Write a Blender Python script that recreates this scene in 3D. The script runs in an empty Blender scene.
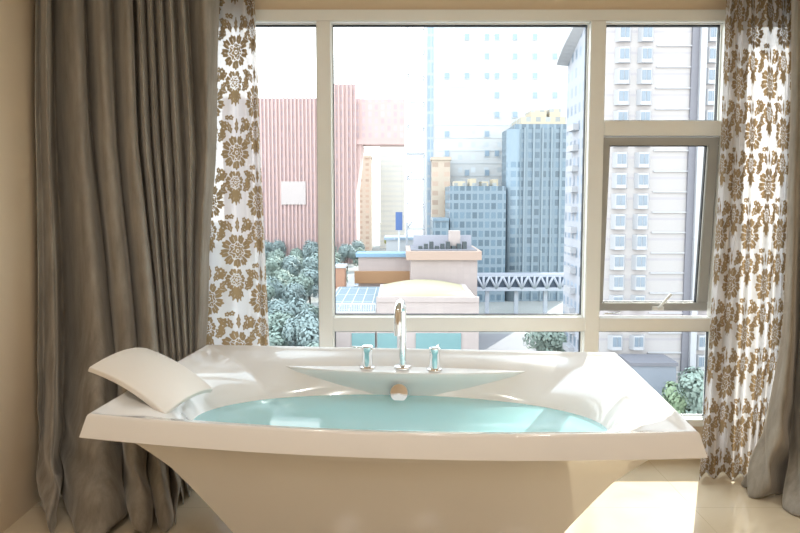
import bpy, bmesh, math, random
from mathutils import Vector, noise
random.seed(7)
SC = bpy.context.scene
C = SC.collection
PI = math.pi
# ------------------------------------------------------------------ camera
F, CX, PY, TH, H = 650.0, 400.0, 251.0, math.radians(4.5), 1.31
def P(px, py, Y):
    """world point at distance Y from the camera seen in direction (px, py)"""
    u = (px-CX)/F; v = -(py-PY)/F
    dy = math.cos(TH)+v*math.sin(TH); dz = -math.sin(TH)+v*math.cos(TH)
    k = Y/dy
    return Vector((u*k, Y, H+dz*k))
def PZ(px, py, z):
    u = (px-CX)/F; v = -(py-PY)/F
    dy = math.cos(TH)+v*math.sin(TH); dz = -math.sin(TH)+v*math.cos(TH)
    k = (z-H)/dz
    return Vector((u*k, dy*k, z))
cam_d = bpy.data.cameras.new('camera'); cam = bpy.data.objects.new('camera', cam_d); C.objects.link(cam)
cam.location = (0, 0, H); cam.rotation_euler = (PI/2-TH, 0, 0)
cam_d.sensor_width = 36; cam_d.lens = 36*F/800; cam_d.shift_y = -(266.5-PY)/800
cam_d.clip_end = 3000
SC.camera = cam
SC.view_settings.view_transform = 'Standard'; SC.view_settings.look = 'None'
SC.view_settings.gamma = 1; SC.view_settings.exposure = 0.0
SC.view_settings.use_curve_mapping = False
# ------------------------------------------------------------------ object helpers
def link(o, parent=None):
    C.objects.link(o)
    if parent: o.parent = parent
    return o
def tag(o, label=None, cat=None, group=None, kind=None):
    if label: o['label'] = label
    if cat: o['category'] = cat
    if group: o['group'] = group
    if kind: o['kind'] = kind
    return o
def thing(name, label, cat, loc=(0,0,0), rz=0, group=None, kind=None):
    o = bpy.data.objects.new(name, None); o.empty_display_size = .1
    o.location = loc; o.rotation_euler = (0,0,rz); link(o)
    return tag(o, label, cat, group, kind)
class MB:
    def __init__(s): s.v = []; s.f = []; s.sm = []
    def add(s, vs, fs, smooth=False):
        b = len(s.v); s.v += [tuple(v) for v in vs]
        s.f += [tuple(i+b for i in f) for f in fs]; s.sm += [smooth]*len(fs)
        return s
    def box(s, a, b):
        x0,y0,z0 = [min(p,q) for p,q in zip(a,b)]; x1,y1,z1 = [max(p,q) for p,q in zip(a,b)]
        return s.add([(x0,y0,z0),(x1,y0,z0),(x1,y1,z0),(x0,y1,z0),(x0,y0,z1),(x1,y0,z1),(x1,y1,z1),(x0,y1,z1)],
              [(0,3,2,1),(4,5,6,7),(0,1,5,4),(1,2,6,5),(2,3,7,6),(3,0,4,7)])
    def loft(s, rings, closed=True, cap0=True, cap1=True, smooth=True):
        n = len(rings[0]); vs = [p for r in rings for p in r]; fs = []
        m = n if closed else n-1
        for i in range(len(rings)-1):
            for j in range(m):
                k = (j+1) % n
                fs.append((i*n+j, i*n+k, (i+1)*n+k, (i+1)*n+j))
        if cap0: fs.append(tuple(range(n-1,-1,-1)))
        if cap1: fs.append(tuple(range((len(rings)-1)*n, len(rings)*n)))
        return s.add(vs, fs, smooth)
    def tube(s, path, r, n=12, smooth=True):
        path = [Vector(p) for p in path]
        rr = r if isinstance(r, (list,tuple)) else [r]*len(path)
        rings = []; prev = None
        for i, p in enumerate(path):
            t = (path[min(i+1,len(path)-1)]-path[max(i-1,0)]).normalized()
            if prev is None:
                a = Vector((0,0,1)) if abs(t.z) < .9 else Vector((1,0,0))
                nx = t.cross(a).normalized()
            else:
                nx = (prev-t*prev.dot(t)).normalized()
            prev = nx; ny = t.cross(nx)
            rings.append([p+(nx*math.cos(2*PI*k/n)+ny*math.sin(2*PI*k/n))*rr[i] for k in range(n)])
        return s.loft(rings, smooth=smooth)
    def lathe(s, prof, c=(0,0,0), n=32):
        rings = [[(c[0]+r*math.cos(2*PI*k/n), c[1]+r*math.sin(2*PI*k/n), c[2]+z) for k in range(n)] for r, z in prof]
        return s.loft(rings)
    def build(s, name, m, parent=None, bevel=0, seg=2):
        me = bpy.data.meshes.new(name); me.from_pydata(s.v, [], s.f); me.update()
        me.polygons.foreach_set('use_smooth', s.sm)
        if bevel:
            bm = bmesh.new(); bm.from_mesh(me)
            bmesh.ops.bevel(bm, geom=bm.edges[:], offset=bevel, segments=seg, affect='EDGES', clamp_overlap=True)
            bm.to_mesh(me); bm.free()
        me.materials.append(m)
        o = bpy.data.objects.new(name, me); link(o, parent)
        return o
def sharp(o, ang=40):
    me = o.data
    bm = bmesh.new(); bm.from_mesh(me)
    bmesh.ops.recalc_face_normals(bm, faces=bm.faces[:])
    for e in bm.edges:
        if len(e.link_faces) == 2 and e.calc_face_angle(0) > math.radians(ang): e.smooth = False
    bm.to_mesh(me); bm.free()
    return o
# ------------------------------------------------------------------ materials
def new_mat(name):
    m = bpy.data.materials.new(name); m.use_nodes = True
    nt = m.node_tree; nt.nodes.clear()
    out = nt.nodes.new('ShaderNodeOutputMaterial')
    return m, nt, out
def N(nt, t, **kw):
    n = nt.nodes.new(t)
    for k, v in kw.items():
        if k.startswith('i_'): n.inputs[k[2:].replace('_',' ')].default_value = v
        else: setattr(n, k, v)
    return n
def M(nt, op, a, b=None, c=None):
    n = nt.nodes.new('ShaderNodeMath'); n.operation = op
    for i, v in enumerate((a,b,c)):
        if v is None: continue
        if isinstance(v, (int,float)): n.inputs[i].default_value = v
        else: nt.links.new(v, n.inputs[i])
    return n.outputs[0]
def mixc(nt, f, a, b):
    n = nt.nodes.new('ShaderNodeMix'); n.data_type = 'RGBA'
    for s, v in ((n.inputs[0], f), (n.inputs[6], a), (n.inputs[7], b)):
        if isinstance(v, (int,float)): s.default_value = v
        elif isinstance(v, tuple): s.default_value = (*v[:3],1)
        else: nt.links.new(v, s)
    return n.outputs[2]
def srgb(r,g,b):
    f = lambda c: (c/255)/12.92 if c/255 <= .04045 else (((c/255)+.055)/1.055)**2.4
    return (f(r),f(g),f(b))
def plain(name, col, rough=.5, metal=0, noise_amt=.06, nscale=8, spec=.5, coat=0, sheen=0, bump=0):
    m, nt, out = new_mat(name)
    b = N(nt, 'ShaderNodeBsdfPrincipled')
    b.inputs['Roughness'].default_value = rough; b.inputs['Metallic'].default_value = metal
    b.inputs['Specular IOR Level'].default_value = spec; b.inputs['Coat Weight'].default_value = coat
    b.inputs['Sheen Weight'].default_value = sheen
    tc = N(nt, 'ShaderNodeTexCoord'); nz = N(nt, 'ShaderNodeTexNoise'); nz.inputs['Scale'].default_value = nscale
    nz.inputs['Detail'].default_value = 4
    nt.links.new(tc.outputs['Object'], nz.inputs['Vector'])
    c2 = tuple(max(0,c*(1-noise_amt*2)) for c in col); c1 = tuple(min(1,c*(1+noise_amt)) for c in col)
    nt.links.new(mixc(nt, nz.outputs['Fac'], c1, c2), b.inputs['Base Color'])
    if bump:
        bp = N(nt, 'ShaderNodeBump'); bp.inputs['Strength'].default_value = bump; bp.inputs['Distance'].default_value = .01
        nt.links.new(nz.outputs['Fac'], bp.inputs['Height']); nt.links.new(bp.outputs[0], b.inputs['Normal'])
    nt.links.new(b.outputs[0], out.inputs[0])
    return m
def facade(name, wall, glass, wx, wz, fx=.6, fz=.6, rough=.35, vary=.3, wall2=None, off=0.0, offz=0.0, line=None):
    """windows on a regular grid over object coordinates"""
    m, nt, out = new_mat(name)
    tc = N(nt, 'ShaderNodeTexCoord'); sp = N(nt, 'ShaderNodeSeparateXYZ'); nt.links.new(tc.outputs['Object'], sp.inputs[0])
    u = M(nt, 'DIVIDE', M(nt, 'ADD', M(nt, 'ADD', sp.outputs[0], sp.outputs[1]), off), wx)
    w = M(nt, 'DIVIDE', M(nt, 'ADD', sp.outputs[2], offz), wz)
    fu = M(nt, 'FRACT', u); fw = M(nt, 'FRACT', w)
    mu = M(nt, 'LESS_THAN', M(nt, 'ABSOLUTE', M(nt, 'SUBTRACT', fu, .5)), fx/2)
    mw = M(nt, 'LESS_THAN', M(nt, 'ABSOLUTE', M(nt, 'SUBTRACT', fw, .5)), fz/2)
    geo = N(nt, 'ShaderNodeNewGeometry'); sn = N(nt, 'ShaderNodeSeparateXYZ'); nt.links.new(geo.outputs['Normal'], sn.inputs[0])
    side = M(nt, 'LESS_THAN', M(nt, 'ABSOLUTE', sn.outputs[2]), .5)
    mask = M(nt, 'MULTIPLY', M(nt, 'MULTIPLY', mu, mw), side)
    cb = N(nt, 'ShaderNodeCombineXYZ'); nt.links.new(M(nt, 'FLOOR', u), cb.inputs[0]); nt.links.new(M(nt, 'FLOOR', w), cb.inputs[2])
    wn = N(nt, 'ShaderNodeTexWhiteNoise'); nt.links.new(cb.outputs[0], wn.inputs[0])
    g2 = tuple(c*(1-vary) for c in glass); g1 = tuple(min(1, c*(1+vary)) for c in glass)
    gc = mixc(nt, wn.outputs['Value'], g1, g2)
    nz = N(nt, 'ShaderNodeTexNoise'); nz.inputs['Scale'].default_value = .15; nt.links.new(tc.outputs['Object'], nz.inputs['Vector'])
    wc = mixc(nt, nz.outputs['Fac'], wall, wall2 or tuple(c*.85 for c in wall))
    col = mixc(nt, mask, wc, gc)
    b = N(nt, 'ShaderNodeBsdfPrincipled'); nt.links.new(col, b.inputs['Base Color'])
    r = M(nt, 'SUBTRACT', .8, M(nt, 'MULTIPLY', mask, .8-rough)); nt.links.new(r, b.inputs['Roughness'])
    nt.links.new(b.outputs[0], out.inputs[0])
    return m
def glass_mat(name, tint=(.97,.99,.985), ior=1.35, rough=0.0, milk=None):
    m, nt, out = new_mat(name)
    fr = N(nt, 'ShaderNodeFresnel'); fr.inputs[0].default_value = ior
    tr = N(nt, 'ShaderNodeBsdfTransparent'); tr.inputs[0].default_value = (*tint,1)
    gl = N(nt, 'ShaderNodeBsdfGlossy'); gl.inputs['Roughness'].default_value = rough
    mx = N(nt, 'ShaderNodeMixShader')
    gb = N(nt, 'ShaderNodeNewGeometry')                    # one reflection per slab, on its entry face
    nt.links.new(M(nt, 'MULTIPLY', fr.outputs[0], M(nt, 'SUBTRACT', 1.0, gb.outputs['Backfacing'])), mx.inputs[0])
    if milk:
        df = N(nt, 'ShaderNodeBsdfDiffuse'); df.inputs[0].default_value = (*milk,1); m2 = N(nt, 'ShaderNodeMixShader'); m2.inputs[0].default_value = .4
        nt.links.new(tr.outputs[0], m2.inputs[1]); nt.links.new(df.outputs[0], m2.inputs[2]); nt.links.new(m2.outputs[0], mx.inputs[1])
    else: nt.links.new(tr.outputs[0], mx.inputs[1])
    nt.links.new(gl.outputs[0], mx.inputs[2])
    nt.links.new(mx.outputs[0], out.inputs[0])
    return m, nt, gl, fr
MT = {}
MT['acrylic'] = plain('white_acrylic', (.80,.785,.765), .12, noise_amt=.01, coat=.6)
MT['pillow'] = plain('cream_foam_vinyl', (.80,.75,.68), .42, noise_amt=.01)
MT['chrome'] = plain('chrome', (.86,.87,.88), .06, 1, noise_amt=.01)
MT['frame'] = plain('window_enamel', srgb(236,237,233), .35, noise_amt=.02)
MT['sash'] = plain('grey_aluminium', srgb(166,165,160), .4, noise_amt=.03)
MT['gasket'] = plain('black_rubber', (.02,.022,.028), .6)
MT['wall'] = plain('beige_wall_paint', srgb(220,202,176), .7, noise_amt=.02, nscale=2)
MT['ceil'] = plain('ceiling_paint', srgb(238,230,214), .8, noise_amt=.02)
MT['glass'] = glass_mat('window_glass')[0]
# velvet
def velvet():
    m, nt, out = new_mat('taupe_velvet')
    b = N(nt, 'ShaderNodeBsdfPrincipled')
    tc = N(nt, 'ShaderNodeTexCoord'); mp = N(nt, 'ShaderNodeMapping'); mp.inputs['Scale'].default_value = (14,14,3)
    nt.links.new(tc.outputs['Object'], mp.inputs[0])
    nz = N(nt, 'ShaderNodeTexNoise'); nz.inputs['Scale'].default_value = 1.2; nz.inputs['Detail'].default_value = 6; nz.inputs['Roughness'].default_value = .65
    nt.links.new(mp.outputs[0], nz.inputs['Vector'])
    rp = N(nt, 'ShaderNodeMapRange'); rp.inputs[1].default_value = .35; rp.inputs[2].default_value = .7
    nt.links.new(nz.outputs['Fac'], rp.inputs[0])
    nt.links.new(mixc(nt, rp.outputs[0], (.225,.200,.170), (.370,.338,.292)), b.inputs['Base Color'])
    b.inputs['Roughness'].default_value = .75; b.inputs['Sheen Weight'].default_value = .7
    b.inputs['Sheen Roughness'].default_value = .35; b.inputs['Sheen Tint'].default_value = (.85,.8,.72,1)
    b.inputs['Specular IOR Level'].default_value = .2
    fz = N(nt, 'ShaderNodeTexNoise'); fz.inputs['Scale'].default_value = 60; nt.links.new(tc.outputs['Object'], fz.inputs['Vector'])
    bp = N(nt, 'ShaderNodeBump'); bp.inputs['Strength'].default_value = .25; bp.inputs['Distance'].default_value = .004
    nt.links.new(fz.outputs['Fac'], bp.inputs['Height']); nt.links.new(bp.outputs[0], b.inputs['Normal'])
    nt.links.new(b.outputs[0], out.inputs[0])
    return m
MT['velvet'] = velvet()
def floral():
    m, nt, out = new_mat('floral_sheer')
    at = N(nt, 'ShaderNodeAttribute'); at.attribute_name = 'motif'
    mr = N(nt, 'ShaderNodeMapRange'); mr.inputs[1].default_value = -.0006; mr.inputs[2].default_value = .0008
    nt.links.new(at.outputs['Fac'], mr.inputs[0]); mask = mr.outputs[0]
    # sheer ground
    d1 = N(nt, 'ShaderNodeBsdfDiffuse'); d1.inputs[0].default_value = (.80,.77,.75,1)
    t1 = N(nt, 'ShaderNodeBsdfTranslucent'); t1.inputs[0].default_value = (.66,.64,.65,1)
    x1 = N(nt, 'ShaderNodeBsdfTransparent'); x1.inputs[0].default_value = (1,1,1,1)
    a = N(nt, 'ShaderNodeMixShader'); a.inputs[0].default_value = .5
    nt.links.new(d1.outputs[0], a.inputs[1]); nt.links.new(t1.outputs[0], a.inputs[2])
    a2 = N(nt, 'ShaderNodeMixShader'); a2.inputs[0].default_value = .13
    nt.links.new(a.outputs[0], a2.inputs[1]); nt.links.new(x1.outputs[0], a2.inputs[2])
    # printed flock flowers
    tc = N(nt, 'ShaderNodeTexCoord'); nz = N(nt, 'ShaderNodeTexNoise'); nz.inputs['Scale'].default_value = 25
    nt.links.new(tc.outputs['Object'], nz.inputs['Vector'])
    col = mixc(nt, nz.outputs['Fac'], (.36,.26,.15), (.23,.165,.10))
    d2 = N(nt, 'ShaderNodeBsdfDiffuse'); nt.links.new(col, d2.inputs[0])
    t2 = N(nt, 'ShaderNodeBsdfTranslucent'); t2.inputs[0].default_value = (.40,.28,.15,1)
    c = N(nt, 'ShaderNodeMixShader'); c.inputs[0].default_value = .3
    nt.links.new(d2.outputs[0], c.inputs[1]); nt.links.new(t2.outputs[0], c.inputs[2])
    f = N(nt, 'ShaderNodeMixShader'); nt.links.new(mask, f.inputs[0])
    nt.links.new(a2.outputs[0], f.inputs[1]); nt.links.new(c.outputs[0], f.inputs[2])
    nt.links.new(f.outputs[0], out.inputs[0])
    return m
MT['floral'] = floral()
def marble():
    m, nt, out = new_mat('polished_beige_marble')
    b = N(nt, 'ShaderNodeBsdfPrincipled')
    tc = N(nt, 'ShaderNodeTexCoord')
    nz = N(nt, 'ShaderNodeTexNoise'); nz.inputs['Scale'].default_value = 3; nz.inputs['Detail'].default_value = 8; nz.inputs['Distortion'].default_value = 1.2
    nt.links.new(tc.outputs['Object'], nz.inputs['Vector'])
    col = mixc(nt, nz.outputs['Fac'], srgb(226,212,188), srgb(198,180,150))
    sp = N(nt, 'ShaderNodeSeparateXYZ'); nt.links.new(tc.outputs['Object'], sp.inputs[0])
    g = None
    for ax, o_ in ((0,.35),(1,.52)):
        fr = M(nt, 'FRACT', M(nt, 'DIVIDE', M(nt, 'ADD', sp.outputs[ax], o_), .8))
        l = M(nt, 'LESS_THAN', fr, .004); g = l if g is None else M(nt, 'MAXIMUM', g, l)
    nt.links.new(mixc(nt, g, col, srgb(196,180,152)), b.inputs['Base Color'])
    b.inputs['Roughness'].default_value = .12
    nt.links.new(b.outputs[0], out.inputs[0])
    return m
MT['marble'] = marble()
# ------------------------------------------------------------------ room shell
WY = 3.2                                    # inner face of the window wall
XL, XR, YB, ZC = -1.57, 2.0, -2.2, 2.65
WX0 = P(196,170,WY).x; WX1 = P(798,170,WY).x
WZ0 = P(650,426,WY).z; WZ1 = P(450,10,WY).z
def struct(name, mb, m, label=None):
    o = mb.build(name, m); o['kind'] = 'structure'
    if label: o['label'] = label
    return o
struct('floor', MB().box((XL-.15,YB-.15,-.12),(XR+.15,WY+.08,0)), MT['marble'], 'polished beige marble floor with a sunlit patch')
struct('ceiling', MB().box((XL-.15,YB-.15,ZC),(XR+.15,WY+.08,ZC+.12)), MT['ceil'])
struct('wall_left', MB().box((XL-.15,YB,0),(XL,WY,ZC)), MT['wall'], 'beige side wall at the left of the velvet curtain')
struct('wall_right', MB().box((XR,YB,0),(XR+.15,WY,ZC)), MT['wall'])
struct('wall_back', MB().box((XL-.15,YB-.15,0),(XR+.15,YB,ZC)), MT['wall'])
WT = WY+.08
wf = MB().box((XL-.15,WY,0),(XR+.15,WT,WZ0)).box((XL-.15,WY,WZ1),(XR+.15,WT,ZC))
wf.box((XL-.15,WY,WZ0),(WX0,WT,WZ1)).box((WX1,WY,WZ0),(XR+.15,WT,WZ1))
struct('wall_window', wf, MT['wall'], 'beige wall above and below the big window')
struct('trim_1', MB().box((XL,WY-.02,ZC-.03),(XR,WY,ZC)), MT['ceil'])
# ------------------------------------------------------------------ window
win = thing('window_1', 'wide white framed window with a view over the city', 'window', ((WX0+WX1)/2, WY, WZ0))
win['kind'] = 'structure'; del win['category']
WO = Vector(win.location)
G0, G1 = WY-.012, WY+.075                    # frame front and back
GL = WY+.045                                 # glass plane
def wx(px, py=170): return P(px,py,WY).x
def wz(py): return P(450,py,WY).z
def wbox(mb, x0, x1, z0, z1, y0=G0, y1=G1):
    return mb.box((x0-WO.x,y0-WO.y,z0-WO.z),(x1-WO.x,y1-WO.y,z1-WO.z))
xa0, xa1 = wx(318), wx(332)                  # left mullion
xb0, xb1 = wx(587), wx(602)                  # right mullion
xo = wx(719)                                 # inner edge of the right jamb
fr = MB()
wbox(fr, WX0, WX1, wz(22), WZ1); wbox(fr, WX0, WX1, WZ0, wz(419))
wbox(fr, WX0, WX0+.045, wz(419), wz(22)); wbox(fr, WX1-.04, WX1, wz(419), wz(22))
xp = wx(742)
fr.build('outer_frame', MT['frame'], win, .004)
for a, b in ((xa0,xa1),(xb0,xb1),(xo,xp)):
    wbox(MB(), a, b, wz(419), wz(22), G0-.006).build('mullion', MT['frame'], win, .004)
wbox(MB(), xa1, xb0, wz(331), wz(317), G0-.003).build('transom', MT['frame'], win, .004)
wbox(MB(), xb1, xo, wz(136), wz(121), G0-.003).build('transom', MT['frame'], win, .004)
wbox(MB(), xb1, xo, wz(331), wz(318), G0-.003).build('transom', MT['frame'], win, .004)
def pane(x0, x1, z0, z1, parent=win):
    bead = MB(); t = .005
    for (a,b,c,d) in ((x0,x1,z1-t,z1),(x0,x1,z0,z0+t),(x0,x0+t,z0+t,z1-t),(x1-t,x1,z0+t,z1-t)):
        wbox(bead, a, b, c, d, WY+.022, GL+.02)
    bead.build('glazing_bead', MT['frame'], parent)
    gk = MB(); q = t+.003
    for (a,b,c,d) in ((x0+t,x1-t,z1-q-.003,z1-t),(x0+t,x1-t,z0+t,z0+q),(x0+t,x0+q,z0+q,z1-q),(x1-q,x1-t,z0+q,z1-q)):
        wbox(gk, a, b, c, d, GL-.012, GL+.01)
    gk.build('gasket', MT['gasket'], parent)
    wbox(MB(), x0+q, x1-q, z0+q, z1-q, GL-.003, GL+.003).build('pane', MT['glass'], parent)
pane(WX0+.045, xa0, wz(419), wz(22))
pane(xa1, xb0, wz(317), wz(22)); pane(xa1, xb0, wz(419), wz(331))
pane(xp, WX1-.04, wz(419), wz(22)); pane(xb1, xo, wz(121), wz(22)); pane(xb1, xo, wz(419), wz(331))
# top-hung casement, pushed open a little at its foot
sx0, sx1, sz0, sz1 = xb1+.004, xo-.004, wz(317), wz(137)
sash = bpy.data.objects.new('casement_sash', None); link(sash, win)
sash.location = (sx0-WO.x, .012, sz1-WO.z); sash.rotation_euler = (math.radians(4.0),0,0)
sw, sh = sx1-sx0, sz1-sz0; t = .040
s = MB(); e0, e1 = -.014, .034
s.box((0,e0,-t),(sw,e1,0)).box((0,e0,-sh+.02),(sw,e1,-sh+.02+t)).box((0,e0,-sh+.02+t),(t-.006,e1,-t)).box((sw-t-.012,e0,-sh+.02+t),(sw,e1,-t))
sash2 = s.build('sash_frame', MT['sash'], sash, .003)
g = MB(); a0, a1, b0, b1 = t-.006, sw-t-.012, -sh+.02+t, -t
for (p,q,r_,v) in ((a0,a1,b1-.005,b1),(a0,a1,b0,b0+.005),(a0,a0+.004,b0,b1),(a1-.004,a1,b0,b1)): g.box((p,.002,r_),(q,.02,v))
g.build('gasket', MT['gasket'], sash)
MB().box((a0,.008,b0),(a1,.014,b1)).build('pane', MT['glass'], sash)
hb = MB().box((sw*.50,-.028,b0-.034),(sw*.60,-.014,b0-.016)); hb.tube([(sw*.55,-.03,b0-.022),(sw*.58,-.045,b0+.01),(sw*.64,-.05,b0+.055)], [.007,.006,.008], 10)
hb.build('handle', MT['frame'], sash)
st = MB(); st.tube([(sx0-WO.x+.03,.02,sz0-WO.z+.012),(sx0-WO.x+.12,.05,sz0-WO.z+.014)], .004, 8)
st.build('stay_arm', MT['chrome'], win)
# ------------------------------------------------------------------ bathtub
TC = Vector((-.016, 2.472, 0)); TR = math.radians(-4.9)
tub = thing('bathtub', 'large white freestanding bathtub with flared rim, filled with turquoise water', 'bathtub', TC, TR)
NQ = 48
def ring(su, sv, w, z, bow=.0, bowb=0, dip=0, wo=None):
    pts = []
    for side in range(4):
        for i in range(NQ):
            k = i/NQ
            if side == 0: q = (-1+2*k, -1)
            elif side == 1: q = (1, -1+2*k)
            elif side == 2: q = (1-2*k, 1)
            else: q = (-1, 1-2*k)
            # ellipse point in the direction of q
            L = math.hypot(*q); e = (q[0]/L, q[1]/L)
            # gentle superellipse so that corners round with w
            x = q[0]*(1-w)+e[0]*w; y = q[1]*(1-w)+e[1]*w
            X = x*su; Y = y*sv
            if side == 0: Y -= bow*(1-q[0]**2)*(1-w)
            if side == 2: Y += bowb*(1-q[0]**2)*(1-w)
            pts.append((X, Y, z))
    return pts
BW = .085
def prof_inner(z):
    """half length, half width of the basin at height z"""
    T = [(.12,.50,.22),(.16,.60,.27),(.25,.69,.31),(.35,.755,.34),(.45,.81,.375),(.50,.835,.398),(.56,.87,.43),(.60,.90,.462)]
    for a, b in zip(T, T[1:]):
        if a[0] <= z <= b[0]:
            k = (z-a[0])/(b[0]-a[0]); return a[1]+(b[1]-a[1])*k, a[2]+(b[2]-a[2])*k
    return T[0][1:] if z < .12 else T[-1][1:]
R = [ring(.58,.28,.45,.0), ring(.595,.29,.45,.012), ring(.638,.31,.4,.12), ring(.69,.345,.34,.22), ring(.745,.38,.28,.32),
     ring(.785,.41,.22,.40,.02), ring(.822,.44,.16,.46,.04), ring(.845,.460,.11,.50,.06), ring(.862,.478,.07,.53,.075), ring(.872,.490,.05,.543,BW),
     ring(.956,.502,.02,.546,BW), ring(.975,.519,.01,.546,BW), ring(.978,.522,.01,.549,BW),
     ring(.958,.510,.01,.613,BW), ring(.955,.507,.01,.619,BW), ring(.951,.503,.012,.622,BW),
     ring(.947,.499,.02,.621,BW), ring(.938,.490,.05,.612,BW*.95), ring(.922,.474,.12,.600,BW*.85)]
for z, w in ((.588,.28),(.57,.42),(.55,.56),(.525,.70),(.50,.82),(.475,.92),(.455,.97),(.40,1),(.30,1),(.20,1),(.15,1),(.125,1)):
    a, b = prof_inner(z); R.append(ring(a, b, w, z, BW*max(0,(z-.45)/.3)))
a, b = prof_inner(.12); R.append(ring(a*.85, b*.8, 1, .115)); R.append(ring(a*.1, b*.1, 1, .11))
shell = sharp(MB().loft(R).build('tub_shell', MT['acrylic'], tub), 38)
# crescent faucet ledge on the rear wall of the basin
def ledge():
    mb = MB(); n = 60; rings = []
    for z, d, half, back in ((.552,.118,.70,0),(.556,.115,.70,0),(.549,.126,.55,0),(.535,.112,.68,.0),(.50,.080,.60,0),(.46,.048,.50,0),(.38,.01,.40,0)):
        front = []; rear = []
        for i in range(n+1):
            t_ = -1+2*i/n; x = half*t_
            yb = .478-(.55-z)*.2
            front.append((x, .435-(.55-z)*.28-d*(1-t_*t_), z)); rear.append((x, yb, z))
        rings.append(front+rear[::-1])
    top = rings[1]
    order = [rings[2]]
    mb.loft([rings[6],rings[5],rings[4],rings[3],rings[0],rings[1]])
    return mb
sharp(ledge().build('faucet_ledge', MT['acrylic'], tub), 35)
# overflow
ov = MB(); prof = [(.0,.0),(.038,.0),(.042,.004),(.042,.014),(.038,.02),(.0,.022)]
rings = [[(r*math.cos(2*PI*k/36), -y_, r*math.sin(2*PI*k/36)) for k in range(36)] for r, y_ in [(max(r,.0005),y) for r,y in prof]]
ov.loft(rings); o = sharp(ov.build('overflow_cover', MT['chrome'], tub)); o.location = (-.014,.318,.468); o.rotation_euler = (math.radians(-14),0,0)
tag(o, 'round chrome overflow cover')
# water
wm, nt, gl_, fr_ = glass_mat('turquoise_water', (.90,.99,.992), 1.33, 0, (.42,.84,.89))
nz = N(nt, 'ShaderNodeTexNoise'); nz.inputs['Scale'].default_value = 5; tc = N(nt, 'ShaderNodeTexCoord'); nt.links.new(tc.outputs['Object'], nz.inputs['Vector'])
bp = N(nt, 'ShaderNodeBump'); bp.inputs['Strength'].default_value = .04; bp.inputs['Distance'].default_value = .01
nt.links.new(nz.outputs['Fac'], bp.inputs['Height']); nt.links.new(bp.outputs[0], gl_.inputs['Normal']); nt.links.new(bp.outputs[0], fr_.inputs['Normal'])
ZW = .442
WR = []
for z, k in ((.15,1.012),(.25,1.012),(.40,1.012),(ZW,1.012)):
    a, b = prof_inner(z); w = 1 if z < .441 else .985
    WR.append(ring(a*k, b*k, w, z, BW*max(0,(z-.45)/.3)))
water = MB().loft(WR).build('bath_water', wm); water.location = TC; water.rotation_euler = (0,0,TR)
sharp(water)
tag(water, 'clear turquoise bath water filling the white tub', 'water', kind='stuff')
# headrest slab
def bez(a,b,c,d,s_,t_): return (a*(1-s_)+b*s_)*(1-t_)+(d*(1-s_)+c*s_)*t_
def headrest():
    A = P(89,367,2.27); B = P(146,348,2.62); Cc = P(213,389,2.58); D = P(165,414,2.22)
    n = 24; top = []; nrm = Vector((.45,-.1,.9)).normalized()
    g = [[None]*(n+1) for _ in range(n+1)]
    for i in range(n+1):
        for j in range(n+1):
            s_, t_ = i/n, j/n            # s: across (front to back), t: from outside down into tub
            p = bez(A,B,Cc,D,s_,t_)
            p = p + nrm*(.020*(1-(2*t_-1)**2) + .030*(1-(2*s_-1)**2))
            g[i][j] = p
    return g, nrm
g_, nrm = headrest()
n = 24; mb = MB(); vs = []; fs = []
th = .020
for lay, off in ((0,0),(1,-th)):
    for i in range(n+1):
        for j in range(n+1): vs.append(g_[i][j]+nrm*off)
K = (n+1)*(n+1); idx = lambda l,i,j: l*K+i*(n+1)+j
for i in range(n):
    for j in range(n):
        fs.append((idx(0,i,j),idx(0,i,j+1),idx(0,i+1,j+1),idx(0,i+1,j)))
        fs.append((idx(1,i,j),idx(1,i+1,j),idx(1,i+1,j+1),idx(1,i,j+1)))
for k in range(n):
    fs += [(idx(0,k,0),idx(0,k+1,0),idx(1,k+1,0),idx(1,k,0)), (idx(0,k+1,n),idx(0,k,n),idx(1,k,n),idx(1,k+1,n)),
           (idx(0,0,k+1),idx(0,0,k),idx(1,0,k),idx(1,0,k+1)), (idx(0,n,k),idx(0,n,k+1),idx(1,n,k+1),idx(1,n,k))]
mb.add(vs, fs, True)
hr = mb.build('headrest_pillow', MT['pillow']); sharp(hr, 50)
bv = hr.modifiers.new('bevel', 'BEVEL'); bv.width = .004; bv.segments = 3; bv.limit_method = 'ANGLE'; bv.angle_limit = math.radians(50)
tag(hr, 'curved cream headrest slab leaning on the left end of the bathtub', 'headrest')
# ------------------------------------------------------------------ faucet
LZ = .557
fc = thing('bathtub_faucet', 'chrome gooseneck bath faucet with two lever valves on the tub ledge', 'faucet', (TC.x,TC.y,LZ), TR)
def fl(x, y, r, h, name, parent):
    o = MB().lathe([(r,0),(r,h*.5),(r*.96,h*.8),(r*.8,h),(.001,h)], (0,0,0)); o = sharp(o.build(name, MT['chrome'], parent)); o.location = (x,y,0)
    return o
fx, fy = -.006, .392
sp_ = MB(); hh = .305; rr = .050
path = [(fx,fy,.0),(fx,fy,.1),(fx,fy,hh-rr)]
for k in range(1,19):
    a = PI*k/18; path.append((fx-.006*(1-math.cos(a)), fy-rr*(1-math.cos(a)), hh-rr+rr*math.sin(a)))
path.append((fx-.012, fy-2*rr, hh-rr-.045)); path.append((fx-.012, fy-2*rr, hh-rr-.085))
sp_.tube(path, [.0165]*len(path), 24); sharp(sp_.build('spout', MT['chrome'], fc), 60)
fl(fx, fy, .040, .016, 'flange', fc); 
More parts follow.
